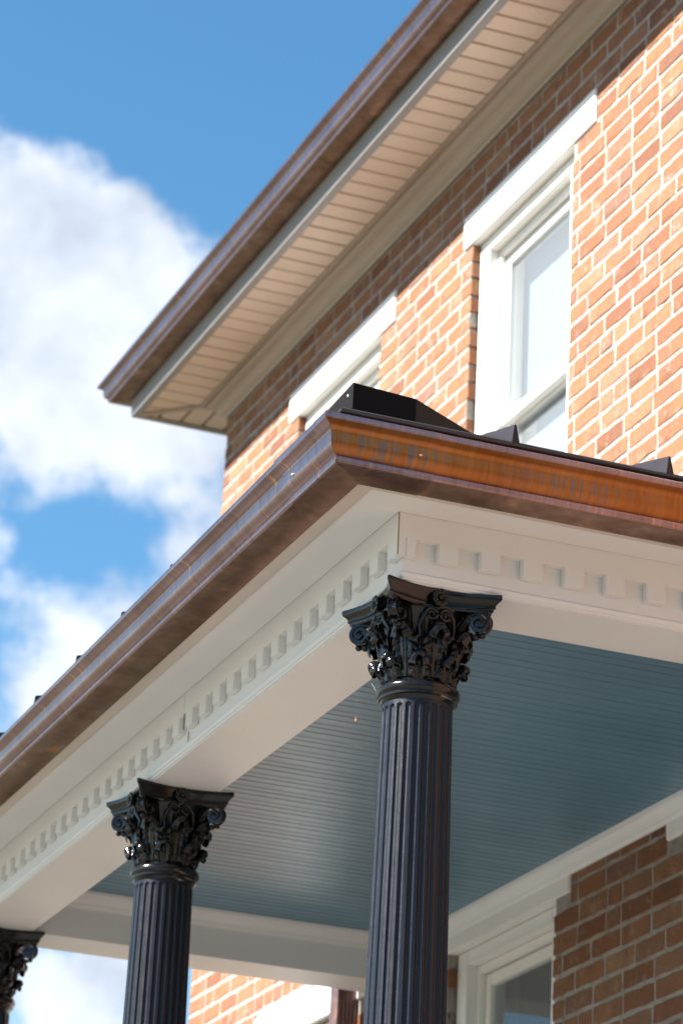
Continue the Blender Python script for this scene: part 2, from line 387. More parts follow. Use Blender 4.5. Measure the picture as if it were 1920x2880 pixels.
z = GZ + .02; row = 0
zoff = (2.888 - (GZ + .02)) % CH
z = GZ + .02 + zoff - CH
rb = random.Random(3)
while z < HZ1 - .01:
    x = HX0 - .006 + (0 if row % 2 == 0 else -.5 * BLn) + rb.uniform(-.01, .01)
    header_row = (row % 23 == 11)
    while x < HX1:
        L = BLn if not header_row else BLn * .5
        if rb.random() < .09 and not header_row: L *= .5
        L *= rb.uniform(.975, 1.025)
        segs = [(x + MJ / 2, x + L - MJ / 2)]
        for (a, b, c, d) in OPEN + LINT:
            if c < z + CH - .006 - .01 and d > z + .016:
                ns = []
                for (s0, s1) in segs:
                    a2, b2 = (a, b)
                    if s1 <= a2 + .001 or s0 >= b2 - .001: ns.append((s0, s1)); continue
                    if s0 < a2 - .03: ns.append((s0, a2 - .001))
                    if s1 > b2 + .03: ns.append((b2 + .001, s1))
                segs = ns
        for (s0, s1) in segs:
            s0 = max(s0, HX0 - .004); s1 = min(s1, HX1)
            if s1 - s0 > .025: bricks.append((s0, s1, z + CH / 2, rb.randrange(NV)))
        x += L
    z += CH; row += 1
hb = house.location
def brick_y(): return YW + rb.uniform(-.0014, .0010)
BR = [(s0, s1, zc, v, brick_y(), rb.choice((-1, 1)), rb.uniform(-.006, .006)) for (s0, s1, zc, v) in bricks]

# lintels
for (a, b, c, d) in LINT:
    mb = MB(); mb.box(a, b, YW - .009, YW + .10, c - .003, d); mb.done('lintel', M_lintel, house, bev=.004)

# windows
def window(a, b, c, d, blind, n_open):
    w = MB(); y1 = YW + .036; cw = .088; d = d - .006
    # casing (frame): outer boards and a stepped inner stop
    w.box(a, a + cw, y1, y1 + .15, c, d); w.box(b - cw, b, y1, y1 + .15, c, d); w.box(a + cw, b - cw, y1, y1 + .15, d - .055, d); w.box(a + cw, b - cw, y1 - .03, y1 + .14, c, c + .05)
    fr = w.done('window', M_frame, house, bev=.003)
    s = MB(); i = a + cw; j = b - cw; h = d - .0565; y2 = YW + .078
    s.box(i, i + .03, y2, y2 + .105, c + .05, h); s.box(j - .03, j, y2, y2 + .105, c + .05, h); s.box(i + .03, j - .03, y2, y2 + .105, h - .03, h)
    s.done('frame', M_frame, house, parent=fr, bev=.002)
    mid = c + (h - c) * .5 + .02; mid = 2.068 if d > 0 else d - .85; h -= .0015
    y3 = YW + .10; i += .034; j -= .034; h2 = h - .034
    def sash(z0, z1, y, st, rt):
        q = MB(); q.box(i, i + st, y, y + .035, z0, z1); q.box(j - st, j, y, y + .035, z0, z1); q.box(i + st, j - st, y, y + .035, z1 - rt, z1); q.box(i + st, j - st, y, y + .035, z0, z0 + rt)
        q.done('sash', M_frame, house, parent=fr, bev=.003)
        g = MB(); g.box(i + st - .004, j - st + .004, y + .016, y + .020, z0 + rt - .004, z1 - rt + .004); g.done('pane', M_glass, house, parent=fr)
    sash(mid - .03, h2, y3, .042, .045)
    sash(c + .054, mid + .012, y3 + .037, .042, .045)
    if blind:
        q = MB(); q.box(i - .03, j + .03, y3 + .086, y3 + .089, c + .05, h2 + .03); q.done('blind', M_blind, house, parent=fr)
    else:
        V, F = grid(lambda u, v: (i + (j - i) * (.62 + .38 * u), y3 + .16 + .02 * math.sin(u * 22), c + .05 + (h2 - c - .05) * v), 40, 1); part('curtain', V, F, M_curt, house, 60, parent=fr)
for k, (a, b, c, d) in enumerate(OPEN): window(a, b, c, d, d > 0, k)

# eave -------------------------------------------------------
ES = [((HX1, YW), (0, -1)), ((HX0, YW), (-1, -1)), ((HX0, YW + 9), (-1, 0))]
ESf = ES[:2]; ESs = ES[1:]
SZ = 3.372
crown = [(.0, 3.283), (.012, 3.281), (.016, 3.292), (.030, 3.300), (.042, 3.312), (.050, 3.330), (.062, 3.338), (.080, 3.345), (.090, 3.356), (.094, 3.372), (.0, 3.376)]
V, F = sweep(crown, ES); part('crown_moulding', V, F, M_eave, house, 35)
V, F = sweep([(.092, SZ - .004), (.102, SZ - .010), (.118, SZ - .010), (.120, SZ + .012), (.092, SZ + .012)], ES); part('soffit_channel', V, F, M_eave, house)
V, F = sweep([(.350, SZ - .008), (.386, SZ - .012), (.390, SZ - .010), (.390, 3.62), (.372, 3.62), (.372, SZ + .01), (.350, SZ + .01)], ES); part('fascia', V, F, M_fascia, house)
o = MB(); 
# soffit boards: front run
def board(x0, x1, y0a, y0b, y1a, y1b, z, th, alongx=False):
    """prism with sloped ends: at x0 from y0a..y1a, at x1 from y0b..y1b, rounded edges towards the groove"""
    e = .0045
    V = []
    def P(x, t, up):   # x position, t interpolation, z
        ya = y0a + (y0b - y0a) * t; yb = y1a + (y1b - y1a) * t; return [(x, ya, up), (x, yb, up)]
    w = x1 - x0
    pts = [(x0 + .006, z + th), (x0 + .006, z + .010), (x0 + .0095, z), (x1 - .0095, z), (x1 - .006, z + .010), (x1 - .006, z + th)]
    for (x, zz) in pts: V += P(x, (x - x0) / w, zz)
    F = [(2 * i, 2 * i + 1, 2 * i + 3, 2 * i + 2) for i in range(len(pts) - 1)] + [tuple(2 * i for i in reversed(range(len(pts)))), tuple(2 * i + 1 for i in range(len(pts)))]
    if alongx: V = [(q[1], q[0], q[2]) for q in V]
    return V, F
MX = HX0 - (YW)   # miter: x - y = HX0 - YW
pw = .1186; x = -3.428 + 3 * pw; k = 3
while x > HX0 - .37:
    x0 = x - pw
    def yo(xx): return YW - .362
    ya0, ya1 = YW - .362, YW - .362
    def yin(xx): return min(YW - .108, xx - MX) 
    if x0 - MX > ya0 + .002:
        V, F = board(x0, x, ya0, ya1, yin(x0), yin(x), SZ, .02)
        part('soffit_board', V, F, M_sofp if (k % 8) in (2, 3, 6, 7) and k % 8 > 1 and (k // 2) % 2 else M_sof, house)
    x = x0; k += 1
x = -3.428 + 3 * pw; k = 2
while x < HX1 - pw:
    V, F = board(x, x + pw, YW - .362, YW - .362, YW - .108, YW - .108, SZ, .02); part('soffit_board', V, F, M_sofp if (k // 2) % 2 == 0 else M_sof, house); x += pw; k -= 1
# side return boards run along x
y = YW - .37
while y < YW + 2.4:
    a0 = max(HX0 - .362, -9); 
    xin = lambda yy: min(HX0 - .108, MX + yy)
    if xin(y + .118) > a0 + .002:
        V, F = board(y, y + .118, a0, a0, max(a0 + .001, xin(y)), xin(y + .118), SZ, .02, True); part('soffit_board', V, F, M_sof, house)
    y += .118
mbm = MB(); d = .012
c0 = (HX0 - .362, YW - .362); c1 = (HX0 - .10, YW - .10)
mbm.add([(c0[0] - d, c0[1] + d, SZ - .009), (c0[0] + d, c0[1] - d, SZ - .009), (c1[0] + d, c1[1] - d, SZ - .009), (c1[0] - d, c1[1] + d, SZ - .009), (c0[0] - d, c0[1] + d, SZ + .01), (c0[0] + d, c0[1] - d, SZ + .01), (c1[0] + d, c1[1] - d, SZ + .01), (c1[0] - d, c1[1] + d, SZ + .01)],
        [(0, 1, 2, 3), (4, 7, 6, 5), (0, 4, 5, 1), (1, 5, 6, 2), (2, 6, 7, 3), (3, 7, 4, 0)]); mbm.done('mitre_strip', M_eave, house)
V, F = sweep([(.10, SZ + .03), (.37, SZ + .03), (.37, SZ + .035), (.10, SZ + .035)], ES); part('eave_deck', V, F, M_dark, house)

# gutter profile (outward from back, z from bottom)
GP = [(.000, .000), (.0925, .003), (.0970, .0055), (.0993, .0090), (.0995, .0195), (.0985, .0215), (.1065, .0260), (.1150, .0345), (.1198, .0440), (.1216, .052), (.1222, .072), (.1235, .077), (.1275, .082), (.134, .087), (.142, .0905), (.1485, .0935), (.1500, .098), (.1495, .108), (.1465, .111), (.140, .111), (.138, .107)]
def gutter_prof(o0, z0, s=1.0, off=0.0):
    out = [(o0 + o * s + (off if i > 1 else 0), z0 + z * s - (off if i < 3 else 0)) for i, (o, z) in enumerate(GP)]
    inn = [(o0 + max(.003, o - .0025) * s, z0 + z * s + (.0025 if i < 3 else 0)) for i, (o, z) in enumerate(GP[:17])]
    return out + [(o0 + .140 * s, z0 + .1035 * s)] + list(reversed(inn))[1:] + [(o0 + .002, z0 + .085 * s), (o0, z0 + .085 * s)]
def gutter(name, o0, z0, st, mface, thing, s=1.0, off=0.0, shear=None, parent=None, pname='gutter'):
    pr = gutter_prof(o0, z0, s, off); V, F = sweep(pr, st, True, False, shear)
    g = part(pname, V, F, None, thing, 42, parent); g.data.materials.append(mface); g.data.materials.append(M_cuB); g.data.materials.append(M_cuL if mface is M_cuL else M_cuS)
    n = len(pr)
    for p in g.data.polygons:
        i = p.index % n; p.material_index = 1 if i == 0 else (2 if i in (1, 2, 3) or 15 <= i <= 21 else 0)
    return g
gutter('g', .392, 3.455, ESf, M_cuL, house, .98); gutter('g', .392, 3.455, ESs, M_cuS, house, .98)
# house roof with seams
sl_ = .26
def rz(y): return 3.64 + sl_ * (y - (YW - .47))
rt = [(HX1, YW - .47, rz(YW - .47)), (HX0 - .47, YW - .47, rz(YW - .47)), (HX0 + 3, YW + 3, rz(YW + 3)), (HX1, YW + 3, rz(YW + 3)), (HX0 - .47, YW + 9, rz(YW - .47)), (HX0 + 3, YW + 6, rz(YW + 3)), (HX1, YW + 6, rz(YW + 3))]
V = rt + [(a, b, c - .03) for a, b, c in rt]
part('roof', V, [(0, 3, 2, 1), (1, 2, 5, 4), (3, 6, 5, 2), (7, 8, 9, 10), (8, 11, 12, 9), (0, 1, 8, 7), (1, 4, 11, 8)], M_roof, house)
for kx in range(-8, 16):
    x = -3.27 + kx * .421
    if HX0 - .4 < x < HX1: 
        y0 = YW - .47; V = []
        for yy in (y0, y0 + 3.3):
            zz = rz(yy); V += [(x - .008, yy, zz - .002), (x + .008, yy, zz - .002), (x + .008, yy, zz + .035), (x - .008, yy, zz + .035)]
        if x > HX0 + 2.9: part('roof_seam', V, [(0, 1, 2, 3), (0, 4, 5, 1), (1, 5, 6, 2), (2, 6, 7, 3), (3, 7, 4, 0), (4, 7, 6, 5)], M_roof, house)
        else:
            y1 = YW + (x - HX0); V = V[:4]
            zz = rz(y1); V += [(x - .008, y1, zz - .002), (x + .008, y1, zz - .002), (x + .008, y1, zz + .035), (x - .008, y1, zz + .035)]
            part('roof_seam', V, [(0, 1, 2, 3), (0, 4, 5, 1), (1, 5, 6, 2), (2, 6, 7, 3), (3, 7, 4, 0), (4, 7, 6, 5)], M_roof, house)
# downspout on the wall beyond the porch
mb = MB(); 
def corrug(x0, x1, y0, y1, z0, z1):
    P = []
    def side(ax, ay, bx, by, nx, ny, n=5):
        for i in range(n * 4): 
            t = i / (n * 4); k = .004 * (1 if (i % 4) in (1, 2) else 0); P.append((ax + (bx - ax) * t - nx * k, ay + (by - ay) * t - ny * k))
    side(x0, y0, x1, y0, 0, -1); side(x1, y0, x1, y1, 1, 0); side(x1, y1, x0, y1, 0, 1); side(x0, y1, x0, y0, -1, 0)
    n = len(P); V = [(p[0], p[1], z0) for p in P] + [(p[0], p[1], z1) for p in P]; return V, [(i, (i + 1) % n, n + (i + 1) % n, n + i) for i in range(n)] + [tuple(reversed(range(n))), tuple(range(n, 2 * n))]
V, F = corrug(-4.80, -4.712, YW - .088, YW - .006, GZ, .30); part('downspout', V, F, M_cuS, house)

# ------------------------------------------------------------------ the porch
porch = empty('porch', (-2.1, .9, GZ), 'white porch with dentil frieze, teal beadboard ceiling and copper gutter, fronting the brick house', 'porch')
PX0 = -4.37; BW = .256; ZB = -.172
PS = [((PX0, YW - .012), (-1, 0)), ((PX0, 0), (-1, -1)), ((0, 0), (1, -1)), ((0, YW - .012), (1, 0))]
def psweep(name, prof, m, smooth=None): V, F = sweep(prof, PS); return part(name, V, F, m, porch, smooth)
# beam: inner box + stepped mouldings
psweep('beam', [(-BW, ZB), (-.036, ZB), (-.036, -.149), (-.0225, -.149), (-.0225, -.004), (-.0225, .05), (-BW, .05)], M_trim)
psweep('bead_moulding', [(-.0362, -.1495), (-.0225, -.1495), (-.0208, -.1515), (-.0208, -.155), (-.023, -.1595), (-.0265, -.1625), (-.029, -.1625), (-.029, -.166), (-.031, -.1685), (-.0362, -.1685)], M_trim, 40)
psweep('frieze_board', [(-.0224, -.066), (0, -.066), (0, 0.0), (0, .04), (-.0224, .04)], M_trim)
nt, nb = -.066, -.116
def dentil(x0, x1, y0, y1):
    r_ = .003; V = [(x0, y0, nt + .0), (x1, y0, nt), (x1, y1, nt), (x0, y1, nt), (x0, y0, nb), (x1, y0, nb), (x1, y1, nb), (x0, y1, nb)]
    return V, [(0, 3, 7, 4), (0, 4, 5, 1), (1, 5, 6, 2), (2, 6, 7, 3), (4, 7, 6, 5), (0, 1, 2, 3)]
def bevel_part(name, V, F, m, thing, off):
    o = part(name, V, F, m, thing); bm = bmesh.new(); bm.from_mesh(o.data); 
    eg = [e for e in bm.edges if min(e.verts[0].co.z, e.verts[1].co.z) < nb - GZ + .001]
    bmesh.ops.bevel(bm, geom=eg, offset=off, segments=2, affect='EDGES'); bm.to_mesh(o.data); bm.free()
    o.data.polygons.foreach_set('use_smooth', [True] * len(o.data.polygons)); o.data.set_sharp_from_angle(angle=R(40)); return o
# front run: first block next to the corner
mbc = MB(); mbc.add(*dentil(-.071, 0, 0, .0225)); bevel_part('dentil', mbc.V, mbc.F, M_trim, porch, .0022)
x = -.131
while x > PX0:
    x0 = max(x - .0614, PX0)
    if x - x0 > .02: bevel_part('dentil', *dentil(x0, x, 0, .0225), M_trim, porch, .0022)
    x -= .1214
bevel_part('dentil', *dentil(-.0225, 0, .0225, .052), M_trim, porch, .0022)
y = .112
while y < YW - .03:
    bevel_part('dentil', *dentil(-.0225, 0, y, min(y + .0585, YW - .02)), M_trim, porch, .0022); bevel_part('dentil', *dentil(PX0, PX0 + .0225, y, min(y + .0585, YW - .02)), M_trim, porch, .0022); y += .1185
# corner caulk and board joints
mb = MB(); d = .0004; mb.box(-.003, d, -d, .002, nb, -.0005); mb.done('caulk_line', M_caulk, porch)
mb = MB(); mb.box(-1.6686, -1.6678, -.0003, .004, nb, -.0005); mb.box(-1.6686, -1.6678, .0171, .02, -.1485, nb - .002); mb.done('board_joint', M_caulk, porch)
# soffit, edge strip, fascia
psweep('soffit', [(.0018, 0.0), (.122, 0.0), (.122, .02), (.0018, .02)], M_trim)
psweep('edge_moulding', [(.1222, -.0005), (.1225, -.004), (.150, -.020), (.187, -.0265), (.187, .02), (.1222, .02)], M_edge, 40)
psweep('fascia', [(.170, .0205), (.187, .0205), (.187, .128), (.170, .128)], M_trim)
# ceiling boards
n_board = 26; bw = (-PX0 - 2 * BW + 0) / n_board; 
x = -.258
bw = .1475
i = 0
while x > PX0 + BW + .005:
    x0 = max(x - bw, PX0 + BW)
    w = x - x0; P = []
    def g(c, hw=.0042, dp=.0075): return [(c + hw, 0), (c + hw * .35, dp), (c - hw * .35, dp), (c - hw, 0)]
    P = [(x - .0006, .006), (x - .0006, .0015), (x - .002, 0)]
    P += [(x - .008, 0), (x - .0092, .003), (x - .0112, .003), (x - .0125, 0)]
    if w > .07: P += g(x - .049)
    if w > .12: P += g(x - .098)
    P += [(x0 + .002, 0), (x0 + .0006, .0015), (x0 + .0006, .006)]
    P = [(a, b + .0) for a, b in P]
    V = [(a, BW, b) for a, b in P] + [(a, YW + .004, b) for a, b in P]; n = len(P)
    part('ceiling_board', V, [(k, k + 1, n + k + 1, n + k) for k in range(n - 1)] + [(n - 1, 0, n, 2 * n - 1)], M_ceil, porch)
    x -= bw; i += 1
mb = MB(); mb.box(PX0 + BW, -BW, BW, YW + .004, .0075, .05); mb.done('ceiling_backing', M_dark, porch)
# interior crown around the ceiling
cr = [(0, -.056), (.010, -.058), (.014, -.050), (.018, -.046), (.018, -.042), (.030, -.036), (.042, -.024), (.047, -.014), (.056, -.013), (.060, -.002), (.060, -.0006), (0, -.0006)]
CS = [((-BW - .0, BW), (-1, 1)), ((PX0 + BW, BW), (1, 1)), ((PX0 + BW, YW), (1, -1)), ((-BW, YW), (-1, -1)), ((-BW, BW), (-1, 1))]
V, F = sweep(cr, CS[1:4]); part('crown_moulding', V, F, M_trim, porch, 35)
# gutter
def sh(x, y, z): return (.0095 * min(x, 0) * max(0, min(1, (z + .028) / .11)) + .003 * min(x, 0))
z0 = -.028
PF = [PS[1], PS[2]]; PR = [PS[2], PS[3]]; PL = [PS[0], PS[1]]
def subrun(st, t0, t1):
    (b0, d0), (b1, d1) = st; return st
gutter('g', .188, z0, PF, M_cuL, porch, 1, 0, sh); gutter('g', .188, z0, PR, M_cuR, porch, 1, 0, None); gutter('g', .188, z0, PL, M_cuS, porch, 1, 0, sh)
# mitred corner sleeve
SL = [((-.02, 0), (0, -1)), ((0, 0), (1, -1))]; SR = [((0, 0), (1, -1)), ((0, -.03), (1, 0))]
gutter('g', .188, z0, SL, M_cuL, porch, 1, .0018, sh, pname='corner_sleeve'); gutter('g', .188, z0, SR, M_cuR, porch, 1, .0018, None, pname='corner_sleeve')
# roll along the sleeve edges + solder line
for (pr_, nm) in ((gutter_prof(.188, z0, 1, .0026)[1:17], 0),):
    V, F = tube([(o_, -o_, zz) for o_, zz in pr_], .0012, 6); part('mitre_seam', V, F, M_cuB, porch, 60)
def rivet(p, nrm):
    V, F = lathe([(.0001, .004), (.003, .0035), (.0045, .001), (.0045, 0)], 12); q = Vector(nrm).to_track_quat('Z', 'Y').to_matrix(); V = [tuple(q @ Vector(v) + Vector(p)) for v in V]; part('rivet', V, F, M_alu, porch, 50)
rivet((.05, -.3115, .022), (0, -1, 0)); rivet((.3115, -.075, .026), (1, 0, 0))
# roof
RE = .262; RZ = .128
def rzz(d): return RZ + .26 * d
c1_, c2_ = (RE, -RE), (PX0 - RE, -RE); dp = YW + RE
rp = [(RE, -RE, RZ), (RE - dp, YW, rzz(dp)), (PX0 - RE + dp, YW, rzz(dp)), (PX0 - RE, -RE, RZ), (RE, YW, RZ), (PX0 - RE, YW, RZ)]
V = rp + [(a, b, c - .016) for a, b, c in rp]
part('roof', V, [(0, 1, 2, 3), (0, 4, 1), (3, 2, 5), (6, 9, 8, 7), (6, 7, 10), (9, 11, 8), (0, 3, 9, 6), (4, 0, 6, 10), (3, 5, 11, 9)], M_roof, porch)
V, F = sweep([(RE - .004, RZ - .017), (RE + .008, RZ - .014), (RE + .013, RZ - .010), (RE + .013, RZ - .003), (RE + .009, RZ + .0025), (RE - .006, RZ + .002)], [(b, d) for b, d in PS]); part('drip_edge', V, F, M_roof, porch, 60)
def seam(p0, p1, w, h, nose):
    """standing seam from eave point p0 up to p1 (xyz on the roof plane)"""
    a = Vector(p0); b = Vector(p1); t = (b - a); t.normalize(); s = Vector((t.y, -t.x, 0)).normalized() * w; up = Vector((0, 0, 1))
    tp = .22 if h > .04 else .6
    V = [a - s - up * .004, a + s - up * .004, a + s * tp + up * h + t * .004, a - s * tp + up * h + t * .004, b - s - up * .004, b + s - up * .004, b + s * tp + up * h, b - s * tp + up * h]
    part('roof_seam', [tuple(v) for v in V], [(0, 1, 2, 3), (0, 4, 5, 1), (1, 5, 6, 2), (2, 6, 7, 3), (3, 7, 4, 0), (4, 7, 6, 5)], M_roof, porch)
for k in range(11):
    x = -.1765 - .4485 * k
    if x < PX0 - RE: break
    d = min(RE - x, x - (PX0 - RE), dp); seam((x, -RE - .004, RZ + .001), (x, -RE + d, rzz(d)), .009, .037, 0)
for k in range(5):
    y = .197 + .434 * k
    if y > YW: break
    d = min(y + RE, dp); seam((RE + .012, y, RZ + .002), (RE - d, y, rzz(d)), .011, .047, 0); seam((PX0 - RE - .012, y, RZ + .002), (PX0 - RE + d, y, rzz(d)), .011, .047, 0)
# hip caps
def hipcap(mir):
    a, L = .2315, .172; zt, zb = .222, .150
    top = [(a, -a), (a, -a + L), (a - 1.95, -a + L + 1.95 - .0), (a - L - 1.95 + .0, -a + 1.95), (a - L, -a)]
    zz = [zt, zt - .010, zt - .010 + .26 * 1.95, zt - .010 + .26 * 1.95, zt - .010]
    V = [(p[0], min(p[1], 1.8), q) for p, q in zip(top, zz)] + [(p[0], min(p[1], 1.8), (zb if i in (0, 1, 4) else q - .07)) for i, (p, q) in enumerate(zip(top, zz))]
    if mir: V = [(PX0 - v[0], v[1], v[2]) for v in V]
    n = 5; F = [(0, 1, 4), (1, 2, 3, 4), (5, 9, 6), (6, 9, 8, 7)] + [(i, n + i, n + (i + 1) % n, (i + 1) % n) for i in range(n)]
    o = part('hip_cap', V, F, M_capm, porch); bm = bmesh.new(); bm.from_mesh(o.data); bmesh.ops.recalc_face_normals(bm, faces=bm.faces[:]); bmesh.ops.bevel(bm, geom=bm.edges[:], offset=.0018, segments=1, affect='EDGES'); bm.to_mesh(o.data); bm.free()
    # hemmed lower lip
    q = [(a + .006, -a - .006), (a + .006, -a + L - .05), (a - .02, -a + L - .03), (a - .02, -a + .02), (a - L + .03, -a + .02), (a - L + .05, -a - .006)]
    V = [(x_, y_, zb - .004) for x_, y_ in q] + [(x_, y_, zb - .012) for x_, y_ in q]
    if mir: V = [(PX0 - v[0], v[1], v[2]) for v in V]
    part('hem', V, [tuple(range(6)), tuple(range(11, 5, -1))] + [(i, (i + 1) % 6, 6 + (i + 1) % 6, 6 + i) for i in range(6)], M_roof, porch)
hipcap(False); hipcap(True)
rivet((.208, -.2325, .192), (0, -1, 0))
# deck, skirt
mb = MB(); mb.box(PX0 - .15, .15, -.15, YW - .003, DZ - .09, DZ); mb.done('deck', mat('grey_deck_paint', (.055, .055, .058), .5), porch, bev=.006)
mb = MB(); mb.box(PX0 - .05, .05, -.05, YW - .006, GZ - .1, DZ - .09); mb.done('foundation', M_mortar, porch)

# ------------------------------------------------------------------ Corinthian columns
col0 = empty('column', (-.165, .139, DZ), 'nearest black fluted column, standing under the porch corner', 'column', 'black fluted columns carrying the porch beam')
H0 = DZ   # local z = world z - DZ
def L(z): return z - DZ
def lpart(name, V, F, m, parent, smooth=None): return link(name, pydata(name, V, F), m, parent, smooth=smooth)
def shaft():
    NFl, per = 24, 12; R_top = .0905
    zs_ = [-.457, -.462, -.468]; capz = -.4695; w = .0078
    for k in range(9): zs_.append(capz - w * (1 - math.cos(math.pi / 2 * (k + 1) / 9)) * 1.0)
    zs_ += [-.50, -.6, -.8, -1.0, -1.3, -1.7, -2.1, -2.5, -2.8, -2.93]
    V = []; F = []
    for z in zs_:
        rad = R_top + .0140 * (-z - .457)
        d = capz - z; sw = 0
        if d > 0: sw = w if d >= w else math.sqrt(max(0, w * w - (w - d) ** 2))
        sw *= rad / R_top
        for k in range(NFl * per):
            th = 2 * math.pi * (k / (NFl * per)); loc = ((k % per) / per - .5) * (2 * math.pi / NFl) * rad
            if z < -2.9: sw = 0
            dep = math.sqrt(max(0, sw * sw - loc * loc)) * .72 if sw > 0 else 0
            V.append(((rad - dep) * math.cos(th), (rad - dep) * math.sin(th), L(z)))
    n = NFl * per
    for j in range(len(zs_) - 1):
        for k in range(n): F.append((j * n + k, (j + 1) * n + k, (j + 1) * n + (k + 1) % n, j * n + (k + 1) % n))
    return V, F
V, F = shaft(); lpart('shaft', V, F, M_shaft, col0, 32)
V, F = lathe([(.086, L(-.406)), (.097, L(-.409)), (.1045, L(-.414)), (.1085, L(-.422)), (.1085, L(-.430)), (.105, L(-.437)), (.1015, L(-.4395)), (.1025, L(-.443)), (.1012, L(-.447)), (.097, L(-.449)), (.0955, L(-.453)), (.0925, L(-.457)), (.0905, L(-.459)), (.08, L(-.459))], 72)
lpart('astragal', V, F, M_cap, col0, 40)
V, F = lathe([(.09, .20), (.128, .195), (.134, .185), (.128, .172), (.122, .165), (.120, .15), (.126, .13), (.140, .122), (.150, .112), (.153, .10), (.150, .086), (.142, .078), (.142, .07), (.165, .07), (.165, 0)], 64); lpart('base', V, F, M_cap, col0, 40)
cap = None
def bell():
    pr = [(.084, -.408), (.083, -.38), (.084, -.34), (.087, -.30), (.093, -.27), (.102, -.245), (.112, -.23), (.118, -.222), (.118, -.216), (.05, -.212)]
    def f(u, v):
        i = round(v * (len(pr) - 1)); r0, z0_ = pr[i]; th = 2 * math.pi * u
        rr = r0 + (.0022 * abs(math.sin(24 * th)) if 0 < i < 6 else 0); return (rr * math.cos(th), rr * math.sin(th), L(z0_))
    return grid(f, 192, len(pr) - 1, True)
V, F = bell(); cap = lpart('capital', V, F, M_cap, col0, 50)
# abacus
def abacus():
    pts = []
    tip, ch = .150, .025
    for q in range(4):
        a0 = q * math.pi / 2
        # side facing angle a0: from corner (a0-45) to (a0+45)
        n = 16
        for i in range(n + 1):
            t = -1 + 2 * i / n; s = t * (tip - ch * .72 + .014); conc = .150 - .036 * (1 - abs(t) ** 2.0)
            x, y = conc, s; pts.append((x * math.cos(a0) - y * math.sin(a0), x * math.sin(a0) + y * math.cos(a0)))
    lv = [(.99, -.1722), (1.0, -.1735), (1.0, -.183), (.985, -.187), (.95, -.193), (.925, -.199), (.915, -.203), (.925, -.2045), (.925, -.2075), (.90, -.209), (.895, -.2155), (.875, -.2185), (.60, -.219)]
    V = []; n = len(pts)
    for s, z in lv: V += [(x * s * 1.065, y * s * 1.065, L(z)) for x, y in pts]
    F = [(j * n + k, (j + 1) * n + k, (j + 1) * n + (k + 1) % n, j * n + (k + 1) % n) for j in range(len(lv) - 1) for k in range(n)] + [tuple(range(n))]
    return V, F
V, F = abacus(); lpart('abacus', V, F, M_cap, cap, 30)
def leaf(Hh, Wd, zb, r0, curl, lob=4, seed=0):
    """acanthus leaf facing +X: rises along the bell, cups, rolls out and down at the tip"""
    NU, NVv = 22, 46; V = []
    rise = Hh; 
    def center(v):
        ov = .018 if Hh > .08 else .011
        if v < .62:
            t = v / .62; return (r0 + .005 * math.sin(t * 3.1) + ov * t ** 2.0, zb + rise * t), math.pi / 2 - .25 * t
        t = (v - .62) / .38; a = t * math.pi * 1.12; c = curl
        base = (r0 + ov, zb + rise)
        return (base[0] + c * (1 - math.cos(a)) , base[1] + c * .9 * math.sin(a)), math.pi / 2 - a
    for j in range(NVv + 1):
        v = j / NVv; (cr_, cz), ang = center(v)
        nx, nz_ = math.sin(ang), -math.cos(ang)     # outward normal of the centre line
        wv = Wd * (.72 + .28 * math.sin(min(v / .6, 1) * math.pi / 2)) * (1 if v < .9 else math.sqrt(max(0.0, 1 - ((v - .9) / .115) ** 2)) )
        lobe = abs(math.sin(v * math.pi * lob)) ** .6
        for i in range(NU + 1):
            u = -1 + 2 * i / NU; au = abs(u)
            wl_ = wv * (1 - .24 * (1 - lobe) * au ** 2) * (1 - .25 * max(0, (v - .66) / .34))
            y = u * wl_
            # ribs fan out: ridges along v, shifted
            rib = .0032 * math.cos(u * math.pi * 3.0 + 2.2 * v * abs(u)) * (1 - .2 * v) - (.0045 * math.exp(-(u * 8) ** 2))
            scal = .0062 * lobe * au ** 1.4
            cup = -.010 * (Wd / .03) * (au ** 2) * (1 - min(1, v / .7))
            off = rib + scal + cup + .0035
            sh_ = min(1, max(0, (v - .22) / .42)); sh_ = sh_ * sh_ * (3 - 2 * sh_)
            r_ = cr_ + nx * off - .22 * Wd * au ** 2.2 * sh_; zz = cz + nz_ * off - .80 * Wd * au ** 2.4 * sh_
            V.append((r_, y, L(zz)))
    w = NU + 1; F = [(j * w + i, j * w + i + 1, (j + 1) * w + i + 1, (j + 1) * w + i) for j in range(NVv) for i in range(NU)]
    return V, F
def thicken(V, F, th=.0032):
    bm = bmesh.new(); vs = [bm.verts.new(v) for v in V]
    for f in F: bm.faces.new([vs[i] for i in f])
    bm.normal_update(); bmesh.ops.solidify(bm, geom=bm.faces[:], thickness=th); bm.verts.ensure_lookup_table(); bm.verts.index_update()
    V2 = [tuple(v.co) for v in bm.verts]; F2 = [tuple(v.index for v in f.verts) for f in bm.faces]; bm.free(); return V2, F2
def rot(V, a): c, s = math.cos(a), math.sin(a); return [(x * c - y * s, x * s + y * c, z) for x, y, z in V]
def shared(name, me, ang, parent, smooth=None):
    o = bpy.data.objects.new(name, me); sc.collection.objects.link(o); o.parent = parent; o.rotation_euler = (0, 0, ang); return o
def mesh_s(name, V, F, m, smooth):
    me = pydata(name, V, F); me.materials.append(m); me.polygons.foreach_set('use_smooth', [True] * len(me.polygons)); me.set_sharp_from_angle(angle=R(smooth)); return me
lf1 = mesh_s('lower_leaf', *thicken(*leaf(.056, .0300, -.408, .0880, .0155, 4)), M_cap, 70)
lf2 = mesh_s('upper_leaf', *thicken(*leaf(.120, .0340, -.400, .0880, .0200, 6)), M_cap, 70)
for k in range(8): shared('acanthus_leaf', lf1, R(22.5 + 45 * k), cap); shared('acanthus_leaf', lf2, R(45 * k), cap)
